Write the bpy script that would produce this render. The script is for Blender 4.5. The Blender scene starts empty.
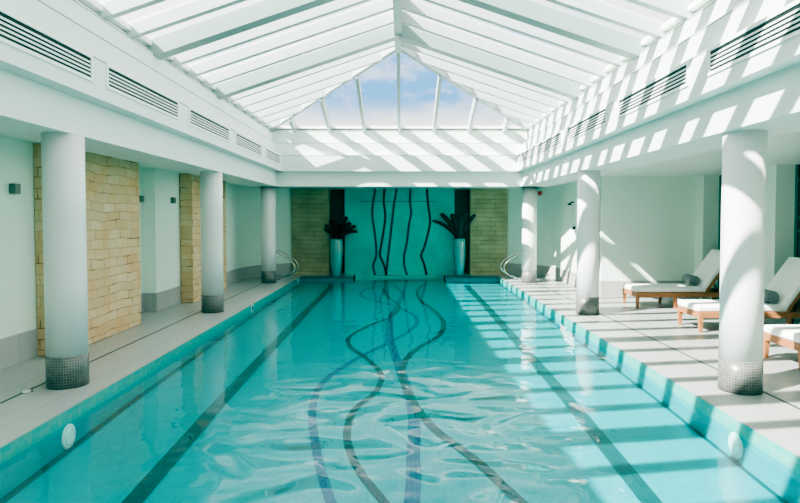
import bpy, bmesh, math, random
from mathutils import Vector, Matrix
random.seed(7)
S = bpy.context.scene
C = S.collection
PI = math.pi

# ------------------------------------------------------------------ materials
def lin(c):
    return tuple(((x / 12.92) if x <= .04045 else ((x + .055) / 1.055) ** 2.4) for x in [v / 255 for v in c]) + (1,)

class NT:
    def __init__(s, name):
        s.m = bpy.data.materials.new(name); s.m.use_nodes = True
        s.t = s.m.node_tree; s.t.nodes.clear()
        s.out = s.n('ShaderNodeOutputMaterial')
    def n(s, kind, **kw):
        nd = s.t.nodes.new(kind)
        for k, v in kw.items():
            if k in nd.inputs: nd.inputs[k].default_value = v
            else: setattr(nd, k, v)
        return nd
    def l(s, a, b): s.t.links.new(a, b)

def mix_rgb(T, fac, a, b, mode='MIX'):
    m = T.n('ShaderNodeMix', data_type='RGBA', blend_type=mode)
    for sock, v in ((m.inputs[0], fac), (m.inputs[6], a), (m.inputs[7], b)):
        if hasattr(v, 'is_output'): T.l(v, sock)
        else: sock.default_value = v
    return m.outputs[2]

def paint(name, col, rough=.6, var=.03, scale=3, bump=0, metal=0, spec=.4, coat=0):
    T = NT(name); p = T.n('ShaderNodeBsdfPrincipled')
    p.inputs['Roughness'].default_value = rough; p.inputs['Metallic'].default_value = metal
    p.inputs['Specular IOR Level'].default_value = spec; p.inputs['Coat Weight'].default_value = coat
    tc = T.n('ShaderNodeTexCoord')
    nz = T.n('ShaderNodeTexNoise', Scale=scale, Detail=4.0); T.l(tc.outputs['Object'], nz.inputs['Vector'])
    c = lin(col) if max(col) > 1 else tuple(col) + (1,)
    d = tuple(x * (1 - var * 2) for x in c[:3]) + (1,)
    T.l(mix_rgb(T, nz.outputs[0], c, d), p.inputs['Base Color'])
    if bump:
        n2 = T.n('ShaderNodeTexNoise', Scale=scale * 12, Detail=3.0); T.l(tc.outputs['Object'], n2.inputs['Vector'])
        b = T.n('ShaderNodeBump', Strength=bump, Distance=.01); T.l(n2.outputs[0], b.inputs['Height']); T.l(b.outputs[0], p.inputs['Normal'])
    T.l(p.outputs[0], T.out.inputs[0]); return T.m

def tiles(name, c1, c2, mortar, w, h, mort=.02, off=0.0, rough=.35, bump=.2, streak=0, spec=.5, bias=0.0, blotch=None, freq=2, warp=0, crack=None):
    """Brick-texture tiles laid out on UVs in metres."""
    T = NT(name); p = T.n('ShaderNodeBsdfPrincipled')
    p.inputs['Roughness'].default_value = rough; p.inputs['Specular IOR Level'].default_value = spec
    uv = T.n('ShaderNodeUVMap'); vec = uv.outputs[0]
    if warp:
        wn = T.n('ShaderNodeTexNoise', Scale=2.2, Detail=3.0); T.l(vec, wn.inputs['Vector'])
        sc = T.n('ShaderNodeVectorMath', operation='MULTIPLY_ADD'); T.l(wn.outputs[1], sc.inputs[0])
        sc.inputs[1].default_value = (warp, warp, 0); T.l(vec, sc.inputs[2]); vec = sc.outputs[0]
    b = T.n('ShaderNodeTexBrick', offset=off, offset_frequency=freq, squash=1.0)
    T.l(vec, b.inputs['Vector'])
    b.inputs['Color1'].default_value = lin(c1); b.inputs['Color2'].default_value = lin(c2); b.inputs['Mortar'].default_value = lin(mortar)
    b.inputs['Scale'].default_value = 1; b.inputs['Brick Width'].default_value = w; b.inputs['Row Height'].default_value = h
    b.inputs['Mortar Size'].default_value = mort * min(w, h); b.inputs['Mortar Smooth'].default_value = .1; b.inputs['Bias'].default_value = bias
    if crack:   # joints mostly filled flush, dark and open only here and there
        cn = T.n('ShaderNodeTexNoise', Scale=3.5, Detail=2.0); T.l(uv.outputs[0], cn.inputs['Vector'])
        cp = T.n('ShaderNodeValToRGB'); cp.color_ramp.elements[0].position = .54; cp.color_ramp.elements[1].position = .66; T.l(cn.outputs[0], cp.inputs[0])
        T.l(mix_rgb(T, cp.outputs[0], lin(mortar), lin(crack)), b.inputs['Mortar'])
    col = b.outputs['Color']
    if blotch:
        nz = T.n('ShaderNodeTexNoise', Scale=blotch[1], Detail=5.0); T.l(uv.outputs[0], nz.inputs['Vector'])
        rp = T.n('ShaderNodeValToRGB'); rp.color_ramp.elements[0].position = .35; rp.color_ramp.elements[1].position = .7
        T.l(nz.outputs[0], rp.inputs[0])
        col = mix_rgb(T, rp.outputs[0], col, mix_rgb(T, .55, col, lin(blotch[0])))
    if streak:
        mp = T.n('ShaderNodeMapping'); T.l(uv.outputs[0], mp.inputs[0]); mp.inputs['Scale'].default_value = (1.5, 14, 1)
        nz = T.n('ShaderNodeTexNoise', Scale=1.0, Detail=6.0); T.l(mp.outputs[0], nz.inputs['Vector'])
        col = mix_rgb(T, nz.outputs[0], col, mix_rgb(T, streak, col, (.25, .25, .24, 1)))
    T.l(col, p.inputs['Base Color'])
    if bump:
        nb = T.n('ShaderNodeTexNoise', Scale=25.0, Detail=4.0); T.l(uv.outputs[0], nb.inputs['Vector'])
        ad = T.n('ShaderNodeMath', operation='MULTIPLY_ADD'); T.l(nb.outputs[0], ad.inputs[0]); ad.inputs[1].default_value = .3
        iv = T.n('ShaderNodeMath', operation='SUBTRACT'); iv.inputs[0].default_value = 1; T.l(b.outputs['Fac'], iv.inputs[1])
        T.l(iv.outputs[0], ad.inputs[2])
        bp = T.n('ShaderNodeBump', Strength=bump, Distance=.01); T.l(ad.outputs[0], bp.inputs['Height']); T.l(bp.outputs[0], p.inputs['Normal'])
    T.l(p.outputs[0], T.out.inputs[0]); return T.m

def pane_mat(name, haze, col):
    """Dusty roof glass: mostly clear, a thin white film that scatters light both ways."""
    T = NT(name)
    tr = T.n('ShaderNodeBsdfTransparent'); tr.inputs[0].default_value = (.97, .99, .99, 1)
    df = T.n('ShaderNodeBsdfDiffuse'); df.inputs[0].default_value = lin(col)
    tl = T.n('ShaderNodeBsdfTranslucent'); tl.inputs[0].default_value = lin(col)
    a = T.n('ShaderNodeMixShader', Fac=.6); T.l(df.outputs[0], a.inputs[1]); T.l(tl.outputs[0], a.inputs[2])
    b = T.n('ShaderNodeMixShader', Fac=haze); T.l(tr.outputs[0], b.inputs[1]); T.l(a.outputs[0], b.inputs[2])
    T.l(b.outputs[0], T.out.inputs[0]); return T.m

def water_mat():
    T = NT('pool_water')
    tc = T.n('ShaderNodeTexCoord')
    mp = T.n('ShaderNodeMapping'); T.l(tc.outputs['Object'], mp.inputs[0]); mp.inputs['Scale'].default_value = (1.0, 1.15, 1)
    n1 = T.n('ShaderNodeTexNoise', Scale=1.5, Detail=0.4, Roughness=.4, Distortion=1.4); T.l(mp.outputs[0], n1.inputs['Vector'])
    n2 = T.n('ShaderNodeTexNoise', Scale=5.0, Detail=1.0); T.l(mp.outputs[0], n2.inputs['Vector'])
    # the water is stirred in the middle of the near half and lies calm elsewhere
    dm = T.n('ShaderNodeMapping'); T.l(tc.outputs['Object'], dm.inputs[0]); dm.inputs['Location'].default_value = (-.05 * .62, -4.2 * .42, 0); dm.inputs['Scale'].default_value = (.62, .42, 0)
    ln = T.n('ShaderNodeVectorMath', operation='LENGTH'); T.l(dm.outputs[0], ln.inputs[0])
    mr = T.n('ShaderNodeMapRange', interpolation_type='SMOOTHSTEP'); T.l(ln.outputs['Value'], mr.inputs[0])
    for i, v in ((1, .45), (2, 1.3), (3, 1.2), (4, .07)): mr.inputs[i].default_value = v
    ad = T.n('ShaderNodeMath', operation='MULTIPLY_ADD'); T.l(n2.outputs[0], ad.inputs[0]); ad.inputs[1].default_value = .05; T.l(n1.outputs[0], ad.inputs[2])
    bp = T.n('ShaderNodeBump', Distance=.10); T.l(ad.outputs[0], bp.inputs['Height']); T.l(mr.outputs[0], bp.inputs['Strength'])
    lw = T.n('ShaderNodeLayerWeight', Blend=.5); T.l(bp.outputs[0], lw.inputs['Normal'])      # Schlick reflectance of water
    pw = T.n('ShaderNodeMath', operation='POWER'); T.l(lw.outputs['Facing'], pw.inputs[0]); pw.inputs[1].default_value = 5
    fr = T.n('ShaderNodeMath', operation='MULTIPLY_ADD'); T.l(pw.outputs[0], fr.inputs[0]); fr.inputs[1].default_value = .68; fr.inputs[2].default_value = .014
    gl = T.n('ShaderNodeBsdfGlossy', Roughness=.0); gl.inputs[0].default_value = (.95, 1, 1, 1); T.l(bp.outputs[0], gl.inputs['Normal'])
    tr = T.n('ShaderNodeBsdfTransparent'); tr.inputs[0].default_value = (.70, .985, .985, 1)
    mx = T.n('ShaderNodeMixShader'); T.l(fr.outputs[0], mx.inputs[0]); T.l(tr.outputs[0], mx.inputs[1]); T.l(gl.outputs[0], mx.inputs[2])
    T.l(mx.outputs[0], T.out.inputs[0]); return T.m

def wood_mat(name, a, b):
    T = NT(name); p = T.n('ShaderNodeBsdfPrincipled', Roughness=.45)
    tc = T.n('ShaderNodeTexCoord'); mp = T.n('ShaderNodeMapping'); T.l(tc.outputs['Object'], mp.inputs[0]); mp.inputs['Scale'].default_value = (2, 18, 18)
    nz = T.n('ShaderNodeTexNoise', Scale=2.0, Detail=6.0, Distortion=.5); T.l(mp.outputs[0], nz.inputs['Vector'])
    T.l(mix_rgb(T, nz.outputs[0], lin(a), lin(b)), p.inputs['Base Color']); T.l(p.outputs[0], T.out.inputs[0]); return T.m

M = dict(
    wall=paint('wall_paint', (220, 237, 224), .6, .015),  # mint tint puts the pool's bounced light into the wall colour
    white=paint('white_paint', (242, 244, 240), .5, .01),
    beam=paint('beam_paint', (222, 232, 226), .5, .01),
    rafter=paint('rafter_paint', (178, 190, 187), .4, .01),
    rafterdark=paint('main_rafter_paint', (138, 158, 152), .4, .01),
    column=paint('column_plaster', (224, 228, 224), .32, .02, spec=.5),
    soffit=paint('soffit_paint', (216, 230, 218), .28, .01, spec=.5),
    deck=tiles('deck_tile', (165, 169, 164), (158, 163, 158), (120, 124, 120), .9, .6, .008, .5, .3, .08, streak=.35),
    coping=tiles('coping_stone', (172, 176, 171), (166, 170, 166), (130, 134, 130), 1.2, .5, .008, 0, .35, .06, streak=.35),
    skirt=tiles('grey_skirting_tile', (168, 170, 166), (160, 162, 158), (140, 143, 139), .6, .5, .012, 0, .4, .05, streak=.2),
    stone=tiles('sandstone_block', (214, 198, 162), (200, 176, 138), (188, 166, 128), .34, .125, .06, .37, .9, .8, spec=.15, blotch=((208, 150, 96), 2.2), warp=.10, crack=(88, 74, 54)),
    stoneback=tiles('far_sandstone_block', (190, 180, 144), (176, 166, 132), (156, 148, 114), .40, .13, .03, .4, .9, 1.0, spec=.15, blotch=((124, 112, 80), 1.6), warp=.08, crack=(60, 56, 40)),
    pool=tiles('turquoise_mosaic', (0, 142, 150), (0, 132, 142), (10, 150, 156), .05, .05, .05, 0, .3, 0, bias=0),
    walldark=tiles('navy_wall_mosaic', (12, 44, 70), (18, 60, 84), (20, 84, 96), .04, .04, .1, 0, .4, 0),
    waterline=tiles('waterline_mosaic', (30, 156, 150), (88, 164, 148), (70, 168, 160), .05, .05, .06, 0, .3, .05),
    tealwall=tiles('teal_mosaic', (0, 208, 192), (0, 194, 180), (20, 192, 180), .05, .05, .06, 0, .35, .05, blotch=((0, 140, 134), 1.2)),
    ledge=tiles('dark_ledge_mosaic', (10, 96, 100), (14, 84, 90), (30, 110, 110), .05, .05, .06, 0, .3, .05),
    lane=tiles('dark_teal_mosaic', (4, 66, 70), (6, 54, 60), (16, 84, 84), .05, .05, .08, 0, .35, 0),
    black=tiles('black_mosaic', (6, 22, 30), (16, 36, 40), (16, 54, 58), .04, .04, .1, 0, .4, 0),
    blue=tiles('blue_mosaic', (0, 58, 98), (0, 70, 108), (10, 86, 112), .04, .04, .1, 0, .4, 0),
    colmosaic=tiles('grey_column_mosaic', (86, 92, 90), (56, 62, 61), (128, 132, 128), .025, .025, .09, 0, .3, .2, bias=0, blotch=((120, 112, 100), 26)),
    water=water_mat(),
    pane=pane_mat('roof_glass', .22, (250, 252, 250)),
    panehip=pane_mat('clear_roof_glass', .02, (250, 252, 252)),
    darkslot=paint('dark_slot', (20, 34, 30), .7, .1),
    groove_shade=paint('painted_shadow_gap', (126, 146, 138), .7, .05),  # dark tone painted in for the shade inside the frieze grooves
    louvre=paint('louvre_paint', (235, 243, 238), .5, .01),
    drain=paint('dark_drain_metal', (72, 78, 76), .5, .1, metal=.4),
    chrome=paint('polished_steel', (186, 192, 190), .18, .02, metal=1),
    teak=wood_mat('oiled_teak', (176, 122, 78), (124, 76, 42)),
    doorwood=wood_mat('oak_door', (190, 140, 76), (146, 98, 48)),
    cushion=paint('white_cushion_canvas', (238, 240, 236), .85, .02, 8, .15, spec=.1),
    towel=paint('grey_towelling', (142, 147, 147), 1, .12, 20, .6, spec=.0),
    vase=paint('celadon_glaze', (70, 160, 158), .1, .05, 2, spec=.8, coat=1),
    leaf=paint('dark_leaf', (38, 48, 36), .5, .25, 6),
    leafgreen=paint('green_leaf', (34, 66, 34), .5, .25, 6),
    soil=paint('soil', (40, 34, 28), 1, .2, 30),
    greybox=paint('grey_metal_box', (112, 122, 114), .4, .05, metal=.5),
    lens=paint('pale_lens', (226, 240, 234), .15, .02),
    red=paint('red_plastic', (190, 20, 40), .35, .05),
    darkmetal=paint('dark_fitting', (34, 46, 44), .3, .05, metal=.6),
    darkglass=paint('dark_green_glass', (16, 62, 54), .06, .1, 1, spec=.7),
    frame=paint('pale_green_frame', (70, 120, 106), .4, .02),
    markertile=paint('white_marker_tile', (206, 222, 218), .3, .02),
    navy=paint('navy_print', (28, 52, 96), .4, .02),
    bluepaint=paint('blue_frame', (40, 72, 160), .4, .04),
)

# ------------------------------------------------------------------ mesh helpers
class MB:
    def __init__(s): s.bm = bmesh.new(); s.smooth = False
    def box(s, x0, x1, y0, y1, z0, z1, bev=0, seg=2, mat=None):
        vs = [s.bm.verts.new((x, y, z)) for z in (z0, z1) for y in (y0, y1) for x in (x0, x1)]
        fs = [s.bm.faces.new([vs[i] for i in f]) for f in ((0, 2, 3, 1), (4, 5, 7, 6), (0, 1, 5, 4), (2, 6, 7, 3), (0, 4, 6, 2), (1, 3, 7, 5))]
        if bev:
            es = list({e for f in fs for e in f.edges})
            r = bmesh.ops.bevel(s.bm, geom=es, offset=bev, segments=seg, profile=.5, affect='EDGES')
            vs = list({v for f in r['faces'] for v in f.verts} | {v for v in vs if v.is_valid})
        if mat is not None:
            for v in vs: v.co = mat @ v.co
        return s
    def prism(s, pts, depth, close=True):
        """pts: list of 3D points of a planar polygon; depth: extrude vector."""
        a = [s.bm.verts.new(p) for p in pts]; d = Vector(depth)
        b = [s.bm.verts.new(Vector(p) + d) for p in pts]
        n = len(pts)
        if close: s.bm.faces.new(a[::-1]); s.bm.faces.new(b)
        for i in range(n):
            j = (i + 1) % n; s.bm.faces.new((a[i], a[j], b[j], b[i]))
        return s
    def quad(s, *p):
        s.bm.faces.new([s.bm.verts.new(q) for q in p]); return s
    def sheet(s, line, z0, z1):
        """vertical sheet along a plan polyline"""
        a = [s.bm.verts.new((x, y, z0)) for x, y in line]; b = [s.bm.verts.new((x, y, z1)) for x, y in line]
        for i in range(len(line) - 1): s.bm.faces.new((a[i], a[i + 1], b[i + 1], b[i]))
        return s
    def lathe(s, prof, cx=0, cy=0, n=40, cap=True):
        rings = [[s.bm.verts.new((cx + r * math.cos(2 * PI * k / n), cy + r * math.sin(2 * PI * k / n), z)) for k in range(n)] for r, z in prof]
        for a, b in zip(rings, rings[1:]):
            for k in range(n):
                f = s.bm.faces.new((a[k], a[(k + 1) % n], b[(k + 1) % n], b[k])); f.smooth = True
        if cap: s.bm.faces.new(rings[0][::-1]); s.bm.faces.new(rings[-1])
        return s
    def tube(s, path, r, n=12, cap=True):
        P = [Vector(p) for p in path]; rings = []
        up = Vector((0, 0, 1)); prev = None
        for i, p in enumerate(P):
            t = (P[min(i + 1, len(P) - 1)] - P[max(i - 1, 0)]).normalized()
            if prev is None:
                ref = up if abs(t.z) < .9 else Vector((0, 1, 0)); u = t.cross(ref).normalized()
            else: u = (prev - t * prev.dot(t)).normalized()
            prev = u; w = t.cross(u)
            rr = r[i] if isinstance(r, (list, tuple)) else r
            rings.append([s.bm.verts.new(p + (u * math.cos(2 * PI * k / n) + w * math.sin(2 * PI * k / n)) * rr) for k in range(n)])
        for a, b in zip(rings, rings[1:]):
            for k in range(n):
                f = s.bm.faces.new((a[k], a[(k + 1) % n], b[(k + 1) % n], b[k])); f.smooth = True
        if cap: s.bm.faces.new(rings[0][::-1]); s.bm.faces.new(rings[-1])
        return s
    def build(s, name, mat, parent=None, loc=None, cyl=None, double=False):
        bm = s.bm
        if not double: bmesh.ops.recalc_face_normals(bm, faces=bm.faces)
        uvl = bm.loops.layers.uv.new('UVMap')
        for f in bm.faces:
            nx, ny, nz = (abs(v) for v in f.normal)
            for lp in f.loops:
                c = lp.vert.co
                if cyl and nz < .7:
                    a = math.atan2(c.y - cyl[1], c.x - cyl[0])
                    fc = f.calc_center_median(); fa = math.atan2(fc.y - cyl[1], fc.x - cyl[0])
                    if a - fa > PI: a -= 2 * PI
                    if fa - a > PI: a += 2 * PI
                    lp[uvl].uv = (a * cyl[2], c.z)
                elif nz >= max(nx, ny): lp[uvl].uv = (c.y, c.x)
                elif nx >= ny: lp[uvl].uv = (c.y, c.z)
                else: lp[uvl].uv = (c.x, c.z)
        me = bpy.data.meshes.new(name); bm.to_mesh(me); bm.free()
        me.materials.append(mat)
        o = bpy.data.objects.new(name, me); C.objects.link(o)
        if parent is not None: o.parent = parent
        if loc: o.location = loc
        return o

def tag(o, label, cat, group=None):
    o['label'] = label; o['category'] = cat
    if group: o['group'] = group
    return o
def thing(name, label, cat, loc=(0, 0, 0), group=None):
    o = bpy.data.objects.new(name, None); C.objects.link(o); o.location = loc; o.empty_display_size = .2
    return tag(o, label, cat, group)
def struct(o, label=None):
    o['kind'] = 'structure'
    if label: o['label'] = label
    return o
def dup(root, loc, label, group=None, rotz=None):
    r = root.copy(); C.objects.link(r); r.location = loc; r['label'] = label
    if rotz is not None: r.rotation_euler = (0, 0, rotz)
    if group: r['group'] = group
    for ch in list(root.children):
        c = ch.copy(); C.objects.link(c); c.parent = r
        for g in list(ch.children):
            d = g.copy(); C.objects.link(d); d.parent = c
    return r
def smooth_line(pts, n=8):
    """Catmull-Rom through points"""
    P = [Vector(p) for p in pts]; P = [2 * P[0] - P[1]] + P + [2 * P[-1] - P[-2]]; out = []
    for i in range(1, len(P) - 2):
        for k in range(n):
            t = k / n
            out.append(.5 * ((2 * P[i]) + (P[i + 1] - P[i - 1]) * t + (2 * P[i - 1] - 5 * P[i] + 4 * P[i + 1] - P[i + 2]) * t * t + (3 * P[i] - P[i - 1] - 3 * P[i + 1] + P[i + 2]) * t ** 3))
    out.append(P[-2]); return out

# ------------------------------------------------------------------ camera
CX, CZ, F = .07, 1.6, 600.0
PITCH = math.radians(1.96); PPY = 219 + F * math.tan(PITCH)     # the lens looks a touch downwards
def ray(px, py):
    u, v = px - 402, py - PPY
    return Vector((u, F * math.cos(PITCH) - v * math.sin(PITCH), -F * math.sin(PITCH) - v * math.cos(PITCH)))
cam = bpy.data.objects.new('camera', bpy.data.cameras.new('camera')); C.objects.link(cam)
cam.location = (CX, 0, CZ); cam.rotation_euler = (PI / 2 - PITCH, 0, 0)
cam.data.sensor_width = 36; cam.data.lens = 36 * F / 800
cam.data.shift_x = -2 / 800; cam.data.shift_y = (PPY - 251.5) / 800
cam.data.clip_start = .05; cam.data.clip_end = 300
S.camera = cam

# ------------------------------------------------------------------ measurements (metres)
PX = 2.745              # pool half width
PY0, PY1 = 1.2, 16.5    # pool ends
WZ = -.085              # water level
SOF = 2.47              # aisle ceiling
Y0 = -3.0               # wall behind the camera
BX, BY = 3.02, 14.75    # beam faces
LEDGE = 1.28

# floor deck
f = MB(); T = .02
CW = .36
f.box(-4.7, -PX - CW, Y0, 17.8, -.3, 0); f.box(PX + CW, 6.6, Y0, 17.8, -.3, 0)
f.box(-PX - CW, PX + CW, Y0, PY0 - CW, -.3, 0)
f.box(-PX - CW, -LEDGE, PY1 + CW, 17.8, -.3, 0); f.box(LEDGE, PX + CW, PY1 + CW, 17.8, -.3, 0)
struct(f.build('floor', M['deck']), 'pale stone tiled pool deck')
c = MB()
c.box(-PX - CW, -PX, PY0 - CW, PY1 + CW, -.05, 0); c.box(PX, PX + CW, PY0 - CW, PY1 + CW, -.05, 0)
c.box(-PX, PX, PY0 - CW, PY0, -.05, 0)
cop = struct(c.build('pool_coping', M['coping']), 'pale stone coping around the pool edge')
for s in (-1, 1):
    MB().box(min(s * LEDGE, s * PX), max(s * LEDGE, s * PX), PY1, PY1 + CW, -.06, 0).build('tiled_ledge', M['ledge'], cop)
for i, sx in enumerate((-1, 1)):
    x = sx * 3.42
    struct(MB().box(x - .014, x + .014, Y0 + .1, 16.9, -.01, .0015).build('trim_%d' % (i + 1), M['drain']), 'dark slot drain along the deck')

# pool basin
def bed(y):
    pts = ((1.2, -.40), (4.0, -.37), (6.0, -.29), (9.0, -.24), (12.0, -.20), (16.5, -.175), (17.4, -.175))
    for (a, za), (b, zb) in zip(pts, pts[1:]):
        if a <= y <= b: return za + (zb - za) * (y - a) / (b - a)
    return pts[0][1] if y < 1.2 else pts[-1][1]
b = MB(); ys = [1.2, 2, 3, 4, 5, 6, 7, 8, 9, 10, 11, 12, 13.5, 15, 16.5]
for y, y2 in zip(ys, ys[1:]):
    b.quad((-PX, y, bed(y)), (PX, y, bed(y)), (PX, y2, bed(y2)), (-PX, y2, bed(y2)))
b.quad((-LEDGE, 16.5, bed(16.5)), (LEDGE, 16.5, bed(16.5)), (LEDGE, 17.3, bed(17.3)), (-LEDGE, 17.3, bed(17.3)))
for s in (-1, 1):
    b.quad((s * PX, 1.2, -.5), (s * PX, 16.5, -.5), (s * PX, 16.5, -.05), (s * PX, 1.2, -.05))
    b.quad((s * PX, 16.5, -.5), (s * LEDGE, 16.5, -.5), (s * LEDGE, 16.5, -.05), (s * PX, 16.5, -.05))
    b.quad((s * LEDGE, 16.5, -.5), (s * LEDGE, 17.3, -.5), (s * LEDGE, 17.3, -.0), (s * LEDGE, 16.5, -.0))
b.quad((-PX, 1.2, -.5), (PX, 1.2, -.5), (PX, 1.2, -.05), (-PX, 1.2, -.05))
basin = struct(b.build('pool_basin', M['pool']), 'turquoise mosaic swimming pool basin')
for s in (-1, 1):
    x = s * PX
    MB().box(min(x, x - s * .006), max(x, x - s * .006), 1.2, 16.5, -.12, -.004).build('waterline_band', M['waterline'], basin)
w = MB(); w.quad((-PX, 1.2, WZ), (PX, 1.2, WZ), (PX, 16.5, WZ), (-PX, 16.5, WZ))
w.quad((-LEDGE, 16.5, WZ), (LEDGE, 16.5, WZ), (LEDGE, 17.3, WZ), (-LEDGE, 17.3, WZ))
struct(w.build('pool_water', M['water']), 'clear rippling pool water')

def floor_pt(px, py):
    z = -.25
    for _ in range(12):
        d = ray(px, py); k = (z - CZ) / d.z; Y = d.y * k; z = bed(Y)
    return Vector((CX + d.x * k, Y, z))
def ribbon(name, pts, width, mat, parent, lift=.003):
    line = smooth_line(pts, 10); bm = MB(); prev = None
    for i, p in enumerate(line):
        t = line[min(i + 1, len(line) - 1)] - line[max(i - 1, 0)]; t.z = 0; t.normalize()
        q = Vector((-t.y, t.x, 0)) * width / 2
        z = bed(p.y) + lift
        a = bm.bm.verts.new((p.x + q.x, p.y + q.y, z)); d = bm.bm.verts.new((p.x - q.x, p.y - q.y, z))
        if prev: bm.bm.faces.new((prev[0], prev[1], d, a))
        prev = (a, d)
    return bm.build(name, mat, parent)
def zp(L): return [floor_pt(250 + x / 2.16, 270 + y / 2.16) for x, y in L]
def extend(L):  # carry a ribbon on towards the near end, out of the frame
    d = (L[-1] - L[-2]).normalized(); return L + [L[-1] + d * 1.0, L[-1] + d * 1.9]
A = zp([(290, 33), (248, 43), (243, 58), (300, 74), (348, 94), (361, 112), (344, 132), (300, 157), (240, 187), (190, 217), (153, 248), (135, 300), (140, 370), (155, 440), (175, 503)])
B = zp([(288, 38), (298, 58), (322, 78), (305, 101), (258, 120), (216, 144), (216, 166), (250, 190), (283, 226), (270, 265), (225, 303), (210, 350), (216, 392), (240, 440), (290, 503)])
Cc = zp([(310, 33), (329, 50), (319, 75), (305, 100), (301, 140), (312, 180), (325, 216), (337, 250), (350, 290), (355, 340), (352, 400), (354, 440), (350, 503)])
D = zp([(376, 31), (362, 46), (368, 66), (400, 90), (418, 115), (408, 142), (370, 165), (340, 190), (328, 220), (337, 256), (362, 300), (400, 345), (450, 383), (500, 422), (550, 470), (585, 503)])
for nm, L, wd, mt, lf in (('floor_ribbon', A, .078, 'blue', .003), ('floor_ribbon', B, .07, 'black', .005), ('floor_ribbon', Cc, .115, 'blue', .004), ('floor_ribbon', D, .088, 'black', .006)):
    r = ribbon(nm, extend(L), wd, M[mt], basin, lf); r['label'] = ('blue' if mt == 'blue' else 'black') + ' mosaic ribbon winding along the pool floor'
for x in (-1.80, 1.80):
    ribbon('lane_line', [(x, 1.5, 0)] + [(x, y, 0) for y in (4, 6, 9, 12, 15, 16.0)], .15, M['lane'], basin)['label'] = 'dark teal lane line on the pool floor'
for x in (-PX + .035, PX - .02):
    ribbon('edge_line', [(x, 1.3, 0)] + [(x, y, 0) for y in (4, 6, 9, 12, 15, 16.3)], .07 if x < 0 else .04, M['lane'], basin)

# ------------------------------------------------------------------ walls
arcL = [(-4.15, 15.3), (-4.13, 15.7), (-4.06, 16.05), (-3.92, 16.4), (-3.72, 16.72), (-3.45, 17.0), (-3.09, 17.3)]
left = [(-4.18, Y0), (-4.18, 9.1), (-4.38, 9.1), (-4.38, 10.27), (-4.15, 10.27)] + arcL
arcR = [(-x, y) for x, y in arcL]
right = [(6.07, Y0), (6.07, 7.35), (6.45, 7.35), (6.45, 9.65), (6.07, 9.65), (6.07, 10.1), (6.45, 10.1), (6.45, 11.96), (6.07, 11.96), (6.07, 12.3), (4.17, 12.3), (4.17, 12.42), (4.27, 12.42), (4.27, 13.36), (4.17, 13.36)] + arcR
def off(line, d, sgn):
    out = []
    for i, p in enumerate(line):
        a = Vector(line[max(i - 1, 0)]); b_ = Vector(line[min(i + 1, len(line) - 1)]); pv = Vector(p)
        n1 = (pv - a); n2 = (b_ - pv)
        def nn(v): return Vector((v.y, -v.x)).normalized() * sgn
        if n1.length < 1e-6: m = nn(n2)
        elif n2.length < 1e-6: m = nn(n1)
        else:
            a1, a2 = nn(n1), nn(n2); m = a1 + a2; m = m / max(m.dot(a1), .3)
        out.append(tuple(pv + m * d))
    return out
def solid_wall(line, z0, z1, d, sgn):
    o = off(line, d, sgn); m = MB()
    V = lambda L, z: [m.bm.verts.new((x, y, z)) for x, y in L]
    a0, a1, b0, b1 = V(line, z0), V(line, z1), V(o, z0), V(o, z1)
    for i in range(len(line) - 1):
        for q in ((a0[i], a0[i + 1], a1[i + 1], a1[i]), (b0[i + 1], b0[i], b1[i], b1[i + 1]), (a1[i], a1[i + 1], b1[i + 1], b1[i]), (a0[i + 1], a0[i], b0[i], b0[i + 1])):
            m.bm.faces.new(q)
    for i in (0, -1): m.bm.faces.new((a0[i], a1[i], b1[i], b0[i]))
    return m
struct(solid_wall(left, 0, SOF, .06, -1).build('wall_left', M['wall']), 'pale wall with painted mint bounce along the left aisle')
struct(solid_wall(right, 0, SOF, .06, 1).build('wall_right', M['wall']), 'pale wall with painted mint bounce behind the loungers')
SK = .33
def skirt(name, line, sgn):
    return struct(solid_wall(line, 0, SK, .012, sgn).build(name, M['skirt']), 'grey stone skirting')
skirt('baseboard_left', left, 1)
skirt('baseboard_right', [p for p in right if p[1] >= 13.36], -1)
skirt('baseboard_alcove', [(6.07, 12.05), (6.07, 12.3), (4.17, 12.3), (4.17, 12.42)], -1)
skirt('baseboard_window', [(6.07, 9.66), (6.07, 10.09)], -1)

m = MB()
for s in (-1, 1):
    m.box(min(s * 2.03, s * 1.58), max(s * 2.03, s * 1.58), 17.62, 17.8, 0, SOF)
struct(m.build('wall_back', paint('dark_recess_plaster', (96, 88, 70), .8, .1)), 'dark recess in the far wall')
struct(MB().box(-6.6, 6.6, Y0 - .1, Y0, 0, 5.0).build('wall_front', M['wall']), 'wall behind the viewer')
for s, nm in ((-1, 'stone_facing'), (1, 'stone_facing')):
    o = MB().box(min(s * 2.03, s * 3.1), max(s * 2.03, s * 3.1), 17.22, 17.8, 0, SOF - .003).build(nm, M['stoneback'])
    tag(o, 'sandstone block wall panel at the far end, %s the mosaic wall' % ('left of' if s < 0 else 'right of'), 'stone panel', 'sandstone wall panels at the far end')
# sandstone piers on the left aisle
for y0, xb, lab in ((6.93, -4.178, 'broad sandstone pier behind the nearest column of the left aisle'), (11.38, -4.148, 'sandstone pier behind the second column of the left aisle')):
    o = MB().box(xb, -3.9, y0, y0 + 2.17, 0, SOF - .003, .012, 1).build('stone_pier', M['stone'])
    tag(o, lab, 'stone pier', 'sandstone piers of the left aisle')
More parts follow.
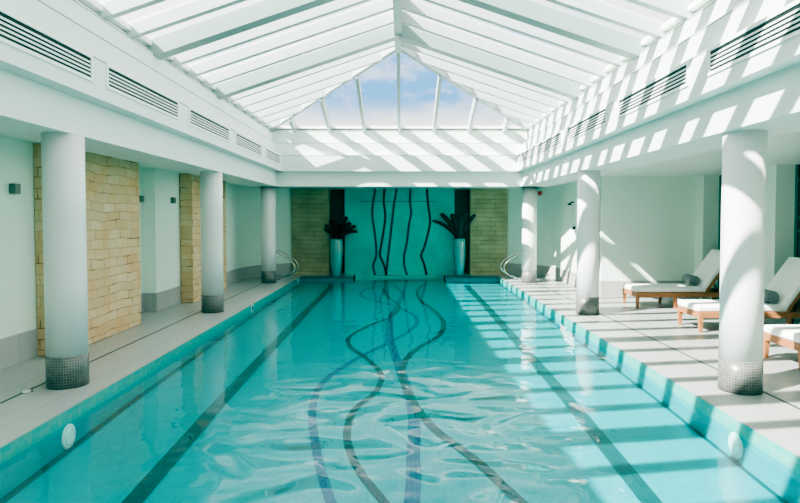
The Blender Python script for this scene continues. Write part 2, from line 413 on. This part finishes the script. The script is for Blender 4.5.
# mosaic end wall with the waterfall slot
mw = tag(MB().box(-1.58, 1.58, 17.28, 17.8, -.5, SOF).build('mosaic_wall', M['tealwall']), 'turquoise mosaic feature wall with five wavy dark lines', 'mosaic wall')
def wall_pt(x, y):
    px, py = 340 + x / 4.575, 180 + y / 4.575
    d = ray(px, py); k = 17.275 / d.y
    return Vector((CX + d.x * k, 17.275, CZ + d.z * k))
WL = [[(160, 30), (158, 60), (150, 110), (148, 165), (157, 230), (165, 300), (165, 350), (152, 390), (158, 425), (162, 442)],
      [(203, 30), (202, 60), (200, 100), (207, 165), (200, 230), (188, 300), (183, 345), (200, 385), (210, 425), (212, 442)],
      [(258, 30), (256, 60), (247, 110), (237, 200), (228, 280), (220, 350), (211, 425), (206, 442)],
      [(322, 30), (322, 60), (320, 100), (325, 150), (315, 210), (305, 290), (293, 350), (295, 395), (305, 430), (308, 442)],
      [(398, 30), (399, 60), (403, 110), (412, 180), (408, 220), (388, 300), (372, 345), (385, 385), (397, 440)]]
for i, L in enumerate(WL):
    line = smooth_line([wall_pt(*p) for p in L], 8); bm = MB(); prev = None
    for k, p in enumerate(line):
        t = (line[min(k + 1, len(line) - 1)] - line[max(k - 1, 0)]).normalized(); q = Vector((t.z, 0, -t.x)) * .034
        a, d = bm.bm.verts.new(p + q), bm.bm.verts.new(p - q)
        if prev: bm.bm.faces.new((prev[0], prev[1], d, a))
        prev = (a, d)
    bm.build('wavy_line', M['walldark' if i in (0, 2, 3) else 'black'], mw)
MB().box(-1.15, 1.05, 17.262, 17.29, 2.10, 2.116).build('spout_slot', M['lane'], mw)
MB().box(-.75, 1.0, 17.12, 17.29, -.12, -.02, .01, 1).build('weir_lip', M['tealwall'], mw)

# ceiling over the aisles and at the far end
s_ = MB(); s_.box(-4.8, -3.55, Y0, 17.8, SOF, SOF + .1); s_.box(3.55, 6.7, Y0, 17.8, SOF, SOF + .1); s_.box(-3.55, 3.55, 15.35, 17.8, SOF, SOF + .1)
struct(s_.build('ceiling', M['soffit']), 'flat pale ceiling over the pool aisles')

# stepped frieze above the columns: beam, vent panel, two set-back fascias
prof = [(3.68, 2.40), (BX, 2.40), (BX, 2.757), (2.85, 2.757), (2.85, 3.145), (2.868, 3.147), (3.02, 3.155), (3.02, 3.47), (3.13, 3.475), (3.13, 3.74), (3.2, 3.76), (3.2, 3.80), (3.36, 3.84), (3.68, 3.84)]
for i, s in enumerate((-1, 1)):
    p = MB(); yend = BY + .6
    p.prism([(s * x, Y0, z) for x, z in prof], (0, yend - Y0, 0))
    tr = struct(p.build('trim_%d' % (i + 3), M['beam']), 'stepped white frieze over the %s columns' % ('left', 'right')[i])
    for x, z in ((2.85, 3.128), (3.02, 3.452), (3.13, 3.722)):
        MB().box(min(s * (x - .002), s * (x + .01)), max(s * (x - .002), s * (x + .01)), Y0 + .01, BY - BX + x, z, z + .011).build('groove_shade', M['groove_shade'], tr)  # slightly raised strip, coloured dark as the shade of a groove
p = MB(); p.prism([(-3.6, BY + (x - BX), z) for x, z in prof], (7.2, 0, 0))
tr = struct(p.build('trim_5', M['beam']), 'stepped white frieze at the far end of the pool')
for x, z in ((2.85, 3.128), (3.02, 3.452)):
    MB().box(-x, x, BY - BX + x - .002, BY - BX + x + .01, z, z + .011).build('groove_shade', M['groove_shade'], tr)  # painted groove shade along the far frieze as well

# ------------------------------------------------------------------ glazed hip roof
EX, EZ, RZ, AY, EY = 3.24, 3.88, 4.97, 11.54, 14.95
roof = bpy.data.objects.new('window_1', None); C.objects.link(roof); struct(roof, 'white glazed hip roof over the pool')
SL = (RZ - EZ) / EX
def zr(x): return RZ - abs(x) * SL
for s in (-1, 1):
    MB().quad((s * EX, Y0, EZ), (s * EX, EY, EZ), (0, AY, RZ), (0, Y0, RZ)).build('glazing', M['pane'], roof)
h = MB(); h.bm.faces.new([h.bm.verts.new(v) for v in ((-EX, EY, EZ), (EX, EY, EZ), (0, AY, RZ))]); h.build('hip_glazing', M['panehip'], roof)
def bar(name, P, Q, w_, d_, top=0.0, side=None, mat='rafter'):
    """sloping bar from P to Q (points on the glass), hanging d_ below it"""
    P, Q = Vector(P), Vector(Q); t = (Q - P).normalized()
    sd = Vector(side).normalized() if side else t.cross(Vector((0, 0, 1))).normalized()
    dn = Vector((0, 0, -1)); m = MB(); k = sd * w_ / 2
    m.prism([P + k + Vector((0, 0, top)), P - k + Vector((0, 0, top)), P - k + dn * d_, P + k + dn * d_], Q - P)
    return m.build(name, M[mat], roof)
mains = [-.05, 2.6, 5.25, 7.9, 10.55, 13.2]
for s in (-1, 1):
    for k in range(-1, 23):
        y = -.05 + k * .6625
        if y > 14.7: continue
        main = (k % 4 == 0) and y < 13
        xe = 0 if y <= AY else (y - AY) / (EY - AY) * EX
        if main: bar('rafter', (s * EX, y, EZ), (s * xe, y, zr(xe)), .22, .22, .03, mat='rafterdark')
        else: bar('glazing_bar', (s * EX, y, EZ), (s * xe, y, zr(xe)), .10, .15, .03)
    bar('hip_rafter', (s * EX, EY, EZ), (0, AY, RZ), .09, .13, .03)
for k in range(-3, 4):
    x = k * .86; t = 1 - abs(x) / EX
    bar('hip_bar', (x, EY, EZ), (x, EY + (AY - EY) * t, EZ + (RZ - EZ) * t), .07, .19, .03)
bar('ridge_beam', (0, Y0, RZ), (0, AY + .06, RZ), .13, .2, .05, side=(1, 0, 0))
for s in (-1, 1):
    MB().box(min(s * 3.14, s * 3.36), max(s * 3.14, s * 3.36), Y0, EY + .12, 3.83, 3.89).build('eaves_sill', M['white'], roof)
MB().box(-3.36, 3.36, EY - .1, EY + .12, 3.83, 3.89).build('eaves_sill', M['white'], roof)

# ------------------------------------------------------------------ columns
COLS = [(-3.16, 5.75), (-3.20, 10.32), (-3.28, 15.05), (3.235, 5.57), (3.20, 10.08), (3.27, 15.07)]
names = ['white round column on grey mosaic base, nearest of the left row', 'white round column in front of the farther sandstone pier, second of the left row', 'slim white round column before the steel rails, last of the left row',
         'broad sun-striped white column in front of the loungers, nearest of the right row', 'white round column beside the wooden door, second of the right row', 'sun-banded white column before the steel rails, last of the right row']
proto = None
for (x, y), lab in zip(COLS, names):
    if proto is None:
        proto = thing('column', lab, 'column', (x, y, 0), 'round white columns along the pool')
        MB().lathe([(.182, .29), (.182, 1.0), (.182, 1.7), (.182, 2.402)], n=56).build('shaft', M['column'], proto)
        MB().lathe([(.186, 0), (.186, .15), (.186, .302)], n=56).build('mosaic_base', M['colmosaic'], proto, cyl=(0, 0, .2))
    else: dup(proto, (x, y, 0), lab, rotz=x * y)

# ------------------------------------------------------------------ vent grilles
VL = [(3.75, 5.67), (6.0, 7.85), (8.3, 10.16), (10.6, 12.47), (12.95, 14.35)]
VR = [(3.55, 5.45), (5.89, 7.72), (8.2, 10.05), (10.5, 12.42), (12.85, 14.3)]
ordn = ['nearest', 'second nearest', 'middle', 'second farthest', 'farthest']
for s, VV, side in ((-1, VL, 'left'), (1, VR, 'right')):
    for i, (a, e) in enumerate(VV):
        x = s * 2.85; L = e - a
        g = thing('vent_grille', 'white slotted air vent in the %s frieze, %s of its row' % (side, ordn[i]), 'vent', (x, (a + e) / 2, 2.92), 'slotted air vents in the %s frieze' % side)
        q = lambda d0, d1: (min(-s * d0, -s * d1), max(-s * d0, -s * d1))
        MB().box(*q(-.001, .004), -L / 2, L / 2, 0, .185).build('dark_slots', M['darkslot'], g)
        fr = MB()
        fr.box(*q(0, .014), -L / 2 - .03, L / 2 + .03, -.03, .0); fr.box(*q(0, .014), -L / 2 - .03, L / 2 + .03, .185, .215)
        fr.box(*q(0, .014), -L / 2 - .03, -L / 2, 0, .185); fr.box(*q(0, .014), L / 2, L / 2 + .03, 0, .185)
        fr.build('vent_frame', M['louvre'], g)
        for k in range(4):
            z = .034 + k * .037
            MB().box(*q(.002, .008), -L / 2, L / 2, z - .008, z + .008).build('louvre', M['louvre'], g)

# ------------------------------------------------------------------ loungers
def lounger(loc, label, mids):
    g = thing('sun_lounger', label, 'sun lounger', loc, 'teak loungers in a row')
    fm = MB()
    for s in (-1, 1): fm.box(0, 1.78, s * .315 - .02, s * .315 + .02, .205, .29, .004, 1)
    fm.box(0, .04, -.3, .3, .205, .29, .004, 1); fm.box(1.74, 1.78, -.3, .3, .205, .29, .004, 1); fm.box(1.20, 1.24, -.3, .3, .215, .28)
    fm.build('frame', M['teak'], g)
    sl = MB()
    for k in range(12): sl.box(.07 + k * .09, .13 + k * .09, -.297, .297, .262, .283)
    sl.build('slats', M['teak'], g)
    for x in [.03] + mids:
        for s in (-1, 1):
            lg = MB(); y = s * .312
            lg.prism([(x - .029, y - .027, .286), (x + .029, y - .027, .286), (x + .029, y + .027, .286), (x - .029, y + .027, .286)], (0, 0, -.0001))
            lg = MB(); v = [lg.bm.verts.new((x + a * r, y + b_ * r, z)) for z, r in ((0, .019), (.205, .029), (.286, .029)) for a, b_ in ((-1, -1), (1, -1), (1, 1), (-1, 1))]
            for k in range(2):
                for j in range(4): lg.bm.faces.new((v[k * 4 + j], v[k * 4 + (j + 1) % 4], v[k * 4 + 4 + (j + 1) % 4], v[k * 4 + 4 + j]))
            lg.bm.faces.new(v[:4][::-1]); lg.bm.faces.new(v[8:]); lg.build('leg', M['teak'], g)
    o = MB().box(-.015, 1.26, -.325, .325, .287, .385, .035, 4).build('seat_cushion', M['cushion'], g)
    for p in o.data.polygons: p.use_smooth = True
    R_ = Matrix.Translation((1.22, 0, .33)) @ Matrix.Rotation(-math.radians(54), 4, 'Y')
    o = MB().box(0, .84, -.325, .325, -.03, .06, .035, 4, mat=R_).build('back_cushion', M['cushion'], g)
    for p in o.data.polygons: p.use_smooth = True
    bf = MB()
    for s in (-1, 1): bf.box(-.03, .82, s * .29 - .018, s * .29 + .018, -.075, -.03, mat=R_)
    for k in range(6): bf.box(.08 + k * .135, .15 + k * .135, -.272, .272, -.05, -.032, mat=R_)
    bf.build('back_frame', M['teak'], g)
    e0 = R_ @ Vector((.5, 0, -.06))
    for s in (-1, 1): MB().tube([(e0.x, s * .25, e0.z), (e0.x + .17, s * .25, .27)], .013, 8).build('prop', M['teak'], g)
    return g
lounger((4.25, 11.0, 0), 'teak lounger with white cushion and towel, farthest of the three by the wall', [.70, 1.72])
lounger((4.25, 8.73, 0), 'teak lounger with white cushion half behind the nearest right column', [1.28, 1.72])
lounger((4.25, 6.58, 0), 'teak lounger at the right picture edge, only its foot end showing', [1.28, 1.72])

def towel(loc, label, rz):
    m = MB(); n = 90; r0, r1, turns = .02, .098, 3.6; th = .016
    outer, inner = [], []
    for k in range(n + 1):
        a = turns * 2 * PI * k / n; r = r0 + (r1 - r0) * k / n
        outer.append((r * math.cos(a), r * math.sin(a))); inner.append(((r - th) * math.cos(a), (r - th) * math.sin(a)))
    L = .2; V = lambda P, y: [m.bm.verts.new((x, y, z)) for x, z in P]
    o0, o1, i0, i1 = V(outer, -L), V(outer, L), V(inner, -L), V(inner, L)
    for k in range(n):
        for f4 in ((o0[k], o0[k + 1], o1[k + 1], o1[k]), (i0[k + 1], i0[k], i1[k], i1[k + 1]), (o0[k + 1], o0[k], i0[k], i0[k + 1]), (o1[k], o1[k + 1], i1[k + 1], i1[k])):
            m.bm.faces.new(f4).smooth = f4[0] is not None
    for k in (0, n): m.bm.faces.new((o0[k], o1[k], i1[k], i0[k]))
    o = m.build('rolled_towel', M['towel']); o.location = loc; o.rotation_euler = (0, 0, rz)
    return tag(o, label, 'towel', 'rolled towels on the loungers')
towel((5.375, 10.98, .4865), 'grey rolled towel on the farthest lounger', -.12)
towel((5.375, 8.70, .4865), 'grey rolled towel on the lounger right of the nearest column', -.12)

# ------------------------------------------------------------------ potted plants
def potted(loc, label, leaves, seed):
    rnd = random.Random(seed)
    g = thing('potted_plant', label, 'potted plant', loc, 'potted plants at the far end')
    prof_ = [(.115, 0), (.125, .02), (.15, .3), (.172, .62), (.178, .8), (.168, .97), (.163, 1.05), (.15, 1.05), (.15, 1.0)]
    MB().lathe(prof_, n=36).build('vase', M['vase'], g)
    MB().lathe([(.149, .97), (.149, 1.005)], n=24).build('soil', M['soil'], g)
    for (az, tilt, ln, wd, grn) in leaves:
        d = Vector((math.cos(az), math.sin(az), 0)); m = MB(); prev = None; N = 9
        sd = Vector((-d.y, d.x, 0))
        for k in range(N + 1):
            t = k / N; ang = tilt * (.55 + .6 * t)
            p = Vector((d.x * .03, d.y * .03, 1.0)) + d * math.sin(ang) * ln * t + Vector((0, 0, math.cos(ang) * ln * t))
            wk = wd * (.25 + .75 * math.sin(PI * min(1, .12 + t * .62))) * (1 if t < .9 else .75)
            nrm = (Vector((0, 0, 1)) * math.sin(ang) - d * math.cos(ang)) * .012
            tg = (d * math.sin(ang) + Vector((0, 0, math.cos(ang)))); sd = (tg.cross(Vector((0, 1, 0))) * (1 if d.x >= 0 else -1) + Vector((-d.y, d.x, 0)) * .45).normalized(); nrm = tg.cross(sd).normalized() * .012
            row = [m.bm.verts.new(p - sd * wk / 2), m.bm.verts.new(p + nrm * 1.5), m.bm.verts.new(p + sd * wk / 2), m.bm.verts.new(p - nrm)]
            if prev:
                for j in range(4): m.bm.faces.new((prev[j], prev[(j + 1) % 4], row[(j + 1) % 4], row[j]))
            else: m.bm.faces.new(row[::-1])
            prev = row
        m.bm.faces.new(prev); m.build('leaf', M['leafgreen' if grn else 'leaf'], g)
    return g
rnd = random.Random(3)
LL = [(0.0, .55, .62, .15, 0), (.2, .80, .66, .15, 0), (-.3, .36, .72, .16, 0), (-.1, 1.0, .62, .13, 0), (.5, .2, .72, .17, 0), (PI, .5, .52, .15, 1), (PI - .5, .75, .5, .14, 0),
      (-1.6, .25, .6, .18, 0), (-1.1, .5, .55, .16, 0), (-2.2, .4, .5, .16, 0), (2.6, .25, .6, .17, 0)]
potted((-1.77, 16.82, 0), 'dark-leaved plant in tall celadon vase, left of the mosaic wall', LL, 1)
LR = [(PI, .80, .92, .12, 0), (PI - .1, .50, .90, .16, 1), (PI + .25, .22, .78, .18, 1), (0.1, .45, .84, .13, 0), (.0, .2, .80, .17, 1), (-.6, .1, .8, .18, 0), (-1.5, .25, .7, .18, 0), (2.6, .25, .7, .16, 1), (-2.4, .3, .6, .16, 0)]
potted((1.68, 16.82, 0), 'green-leaved plant in tall celadon vase, right of the mosaic wall', LR, 2)

# ------------------------------------------------------------------ steel grab rails
def rail(s, y, label):
    g = thing('grab_rail', label, 'grab rail', (s * 3.42, y, 0), 'steel grab rails at the far end of the pool')
    P = smooth_line([(0, 0, 0), (0, 0, .45), (-.02, 0, .66), (-.12, 0, .735), (-.26, 0, .69), (-.44, 0, .58), (-.60, 0, .46), (-.67, 0, .34), (-.63, 0, .21), (-.50, 0, .11), (-.34, 0, .06), (-.24, 0, 0)], 6)
    MB().tube([(p.x * s, 0, max(p.z, 0)) for p in P], .016, 12).build('rail', M['chrome'], g)
    for x in (0, -.24):
        MB().lathe([(.045, 0), (.045, .008), (.022, .014)], cx=x * s, n=20).build('flange', M['chrome'], g)
rail(-1, 15.75, 'curved steel grab rail at the far left pool corner, nearer of its pair'); rail(-1, 16.25, 'curved steel grab rail at the far left pool corner, farther of its pair')
rail(1, 15.75, 'curved steel grab rail at the far right pool corner, nearer of its pair'); rail(1, 16.25, 'curved steel grab rail at the far right pool corner, farther of its pair')

# ------------------------------------------------------------------ small fittings
def pool_light(s, y, z, label):
    g = thing('pool_light', label, 'pool light', (s * PX, y, z), 'round underwater pool lights')
    def disc(r, d0, d1, nm, mt):
        m = MB(); m.lathe([(r, d0), (r, d1 * .6 + d0 * .4), (r * .85, d1)], n=32)
        o = m.build(nm, mt, g); o.rotation_euler = (0, -s * PI / 2, 0); return o
    disc(.105, -.002, .012, 'bezel', M['markertile']); disc(.07, .01, .022, 'lens', M['lens'])
pool_light(-1, 5.0, -.235, 'round white underwater light in the left pool wall'); pool_light(1, 4.75, -.215, 'round white underwater light in the right pool wall')

def marker(y, label):
    g = thing('depth_marker', label, 'depth marker', (-PX + .006, y, -.05), 'white marker tiles on the left pool edge')
    MB().box(0, .006, -.08, .08, -.10, .045).build('tile', M['markertile'], g)
    n = MB(); n.prism([(.006, -.05, .0), (.006, -.03, .022), (.006, .045, .018), (.006, .055, -.03), (.006, .015, -.05), (.006, -.045, -.035)], (.002, 0, 0)); n.build('pictogram', M['navy'], g)
marker(11.2, 'white marker tile with dark blue emblem on the left pool edge'); 
g = thing('inlet_fitting', 'small round white inlet in the far left corner of the pool', 'pool inlet', (-PX + .006, 16.1, -.05))
o = MB().lathe([(.05, 0), (.05, .012), (.035, .018)], n=20).build('cover', M['markertile'], g); o.rotation_euler = (0, PI / 2, 0)

def wall_box(x, y, z, label):
    g = thing('wall_light', label, 'wall light', (x, y, z), 'small square wall lights of the left aisle')
    MB().box(0, .07, -.05, .05, -.055, .055, .006, 1).build('housing', M['greybox'], g)
    MB().box(.012, .058, -.038, .038, .055, .058).build('lens', M['lens'], g)
wall_box(-4.18, 6.55, 1.93, 'square grey wall light on the wall left of the nearest sandstone pier')
wall_box(-4.15, 11.0, 1.94, 'square grey wall light beside the farther sandstone pier')
wall_box(-4.38, 10.17, 1.94, 'grey wall light in the recess just beyond the nearest sandstone pier')

def uplight(x, y, label):
    g = thing('deck_uplight', label, 'floor light', (x, y, 0), 'small round deck uplights')
    MB().lathe([(.05, 0), (.05, .006), (.038, .01)], n=20).build('rim', M['chrome'], g)
    MB().lathe([(.036, .008), (.034, .012)], n=20).build('lens', M['lens'], g)
uplight(-3.40, 5.50, 'small round deck light at the foot of the nearest left column'); uplight(-3.28, 16.6, 'small round deck light below the far left grab rails')

# fire sounder on the far right curved wall
g = thing('alarm_sounder', 'small red alarm sounder high on the far right wall', 'alarm', (3.885, 16.42, 2.30))
dirn = Vector((-.89, -.45, 0)).normalized(); ax = dirn.to_track_quat('Z', 'Y').to_euler()
o = MB().lathe([(.05, -.05), (.05, .03), (.045, .035)], n=24).build('base', M['markertile'], g); o.rotation_euler = ax
o = MB().lathe([(.062, .035), (.066, .06), (.055, .10), (.03, .115)], n=24).build('red_horn', M['red'], g); o.rotation_euler = ax
# shower on the right aisle wall
g = thing('wall_shower', 'dark shower fittings and hose on the wall behind the second right column', 'shower', (4.17, 14.3, 0))
MB().tube([(0, .0, 2.0), (-.07, 0, 2.0), (-.10, 0, 1.97)], .018, 10).build('arm', M['darkmetal'], g)
m = MB().lathe([(.02, .05), (.05, .02), (.055, 0)], n=20).build('shower_head', M['darkmetal'], g, loc=(-.11, 0, 1.93))
MB().tube(smooth_line([(-.03, 0, 1.95), (-.03, -.02, 1.8), (-.035, -.06, 1.62), (-.03, -.11, 1.42)], 5), .006, 8).build('hose', M['chrome'], g)
m = MB().tube([(0, -.12, 1.39), (-.05, -.12, 1.39)], .035, 14); m.tube([(-.05, -.12, 1.43), (-.06, -.12, 1.33)], .018, 10); m.build('valve', M['darkmetal'], g)

# wooden door in the right aisle
d = MB().box(4.205, 4.25, 12.45, 13.33, .005, 2.2).build('door_1', M['doorwood']); struct(d, 'oak door between the second right column and the lounger alcove')
fr = MB(); fr.box(4.12, 4.25, 12.43, 12.56, 0, 2.25); fr.box(4.15, 4.25, 13.31, 13.36, 0, 2.25); fr.box(4.15, 4.25, 12.42, 13.36, 2.2, 2.25); fr.build('door_frame', M['doorwood'], d)
MB().box(4.15, 4.269, 12.42, 13.36, 2.25, SOF).build('head_panel', M['wall'], d)
m = MB().tube([(4.21, 13.22, 1.02), (4.15, 13.22, 1.02), (4.15, 13.10, 1.02)], .011, 10); m.build('door_handle', M['chrome'], d)
# tall windows in the lounger alcove
for i, (a, e) in enumerate(((10.1, 11.96), (7.35, 9.65))):
    w_ = struct(bpy.data.objects.new('window_%d' % (i + 2), None), 'tall dark glazed window behind the loungers'); C.objects.link(w_)
    MB().box(6.40, 6.412, a, e, .0, SOF).build('pane', M['darkglass'], w_)
    fr = MB()
    for yy in (a, (a + e) / 2 - .02, e - .04): fr.box(6.375, 6.42, yy, yy + .04, 0, SOF)
    for zz in (0, .45, 1.40, 1.62, 1.82, 2.22): fr.box(6.385, 6.415, a, e, zz, zz + .014)
    fr.build('window_frame', M['frame'], w_)

# ------------------------------------------------------------------ light
sun = bpy.data.lights.new('sun', 'SUN'); sun.energy = 18.0; sun.angle = math.radians(.55); sun.color = (1, .965, .92)
so = bpy.data.objects.new('sun', sun); C.objects.link(so); so.location = (-8, -4, 12)
so.rotation_euler = Vector((1, .57, -.92)).to_track_quat('-Z', 'Y').to_euler()

W = bpy.data.worlds.new('sky'); S.world = W; W.use_nodes = True
t = W.node_tree; t.nodes.clear()
def node(k, **kw):
    n = t.nodes.new(k)
    for a, v in kw.items():
        if a in n.inputs: n.inputs[a].default_value = v
        else: setattr(n, a, v)
    return n
L_ = t.links.new
tc = node('ShaderNodeTexCoord'); sep = node('ShaderNodeSeparateXYZ'); L_(tc.outputs['Generated'], sep.inputs[0])
mp = node('ShaderNodeMapping'); L_(tc.outputs['Generated'], mp.inputs[0]); mp.inputs['Scale'].default_value = (7, 3, 14); mp.inputs['Rotation'].default_value = (0, .5, 0)
nz = node('ShaderNodeTexNoise', Scale=1.2, Detail=6.0, Roughness=.55); L_(mp.outputs[0], nz.inputs['Vector'])
cr = node('ShaderNodeValToRGB'); cr.color_ramp.elements[0].position = .40; cr.color_ramp.elements[1].position = .66; L_(nz.outputs[0], cr.inputs[0])
# open blue sky low over the far end, bright cloud everywhere else
def rng(sock, a, b, c_, d_):
    n = node('ShaderNodeMapRange', interpolation_type='SMOOTHSTEP'); L_(sock, n.inputs[0])
    for i, v in ((1, a), (2, b), (3, c_), (4, d_)): n.inputs[i].default_value = v
    return n.outputs[0]
def mul(a, b):
    n = node('ShaderNodeMath', operation='MULTIPLY'); L_(a, n.inputs[0]); L_(b, n.inputs[1]); return n.outputs[0]
gap = mul(mul(rng(sep.outputs[1], .88, .95, 0, 1), rng(sep.outputs[2], .14, .20, 0, 1)), rng(sep.outputs[2], .30, .36, 1, 0))
inv = node('ShaderNodeMath', operation='SUBTRACT'); inv.inputs[0].default_value = 1; L_(cr.outputs[0], inv.inputs[1])
blue = mul(gap, inv.outputs[0])
mixc = node('ShaderNodeMix', data_type='RGBA'); L_(blue, mixc.inputs[0])
mixc.inputs[6].default_value = (1.0, 1.0, 1.0, 1); mixc.inputs[7].default_value = (.10, .37, .74, 1)
bg = node('ShaderNodeBackground', Strength=1.0); L_(mixc.outputs[2], bg.inputs[0])
ow = node('ShaderNodeOutputWorld'); L_(bg.outputs[0], ow.inputs[0])

# ------------------------------------------------------------------ colour and sampling quality
S.view_settings.view_transform = 'AgX'; S.view_settings.look = 'AgX - Medium High Contrast'
S.view_settings.exposure = 0.95; S.view_settings.gamma = 1.0
S.view_settings.use_curve_mapping = True; S.view_settings.curve_mapping.black_level = (.016, 0, .0)   # cool shadow tint of the photograph
cy = S.cycles
cy.use_denoising = True; cy.max_bounces = 10; cy.diffuse_bounces = 6; cy.glossy_bounces = 4; cy.transparent_max_bounces = 16
cy.caustics_reflective = False; cy.caustics_refractive = False; cy.sample_clamp_indirect = 6
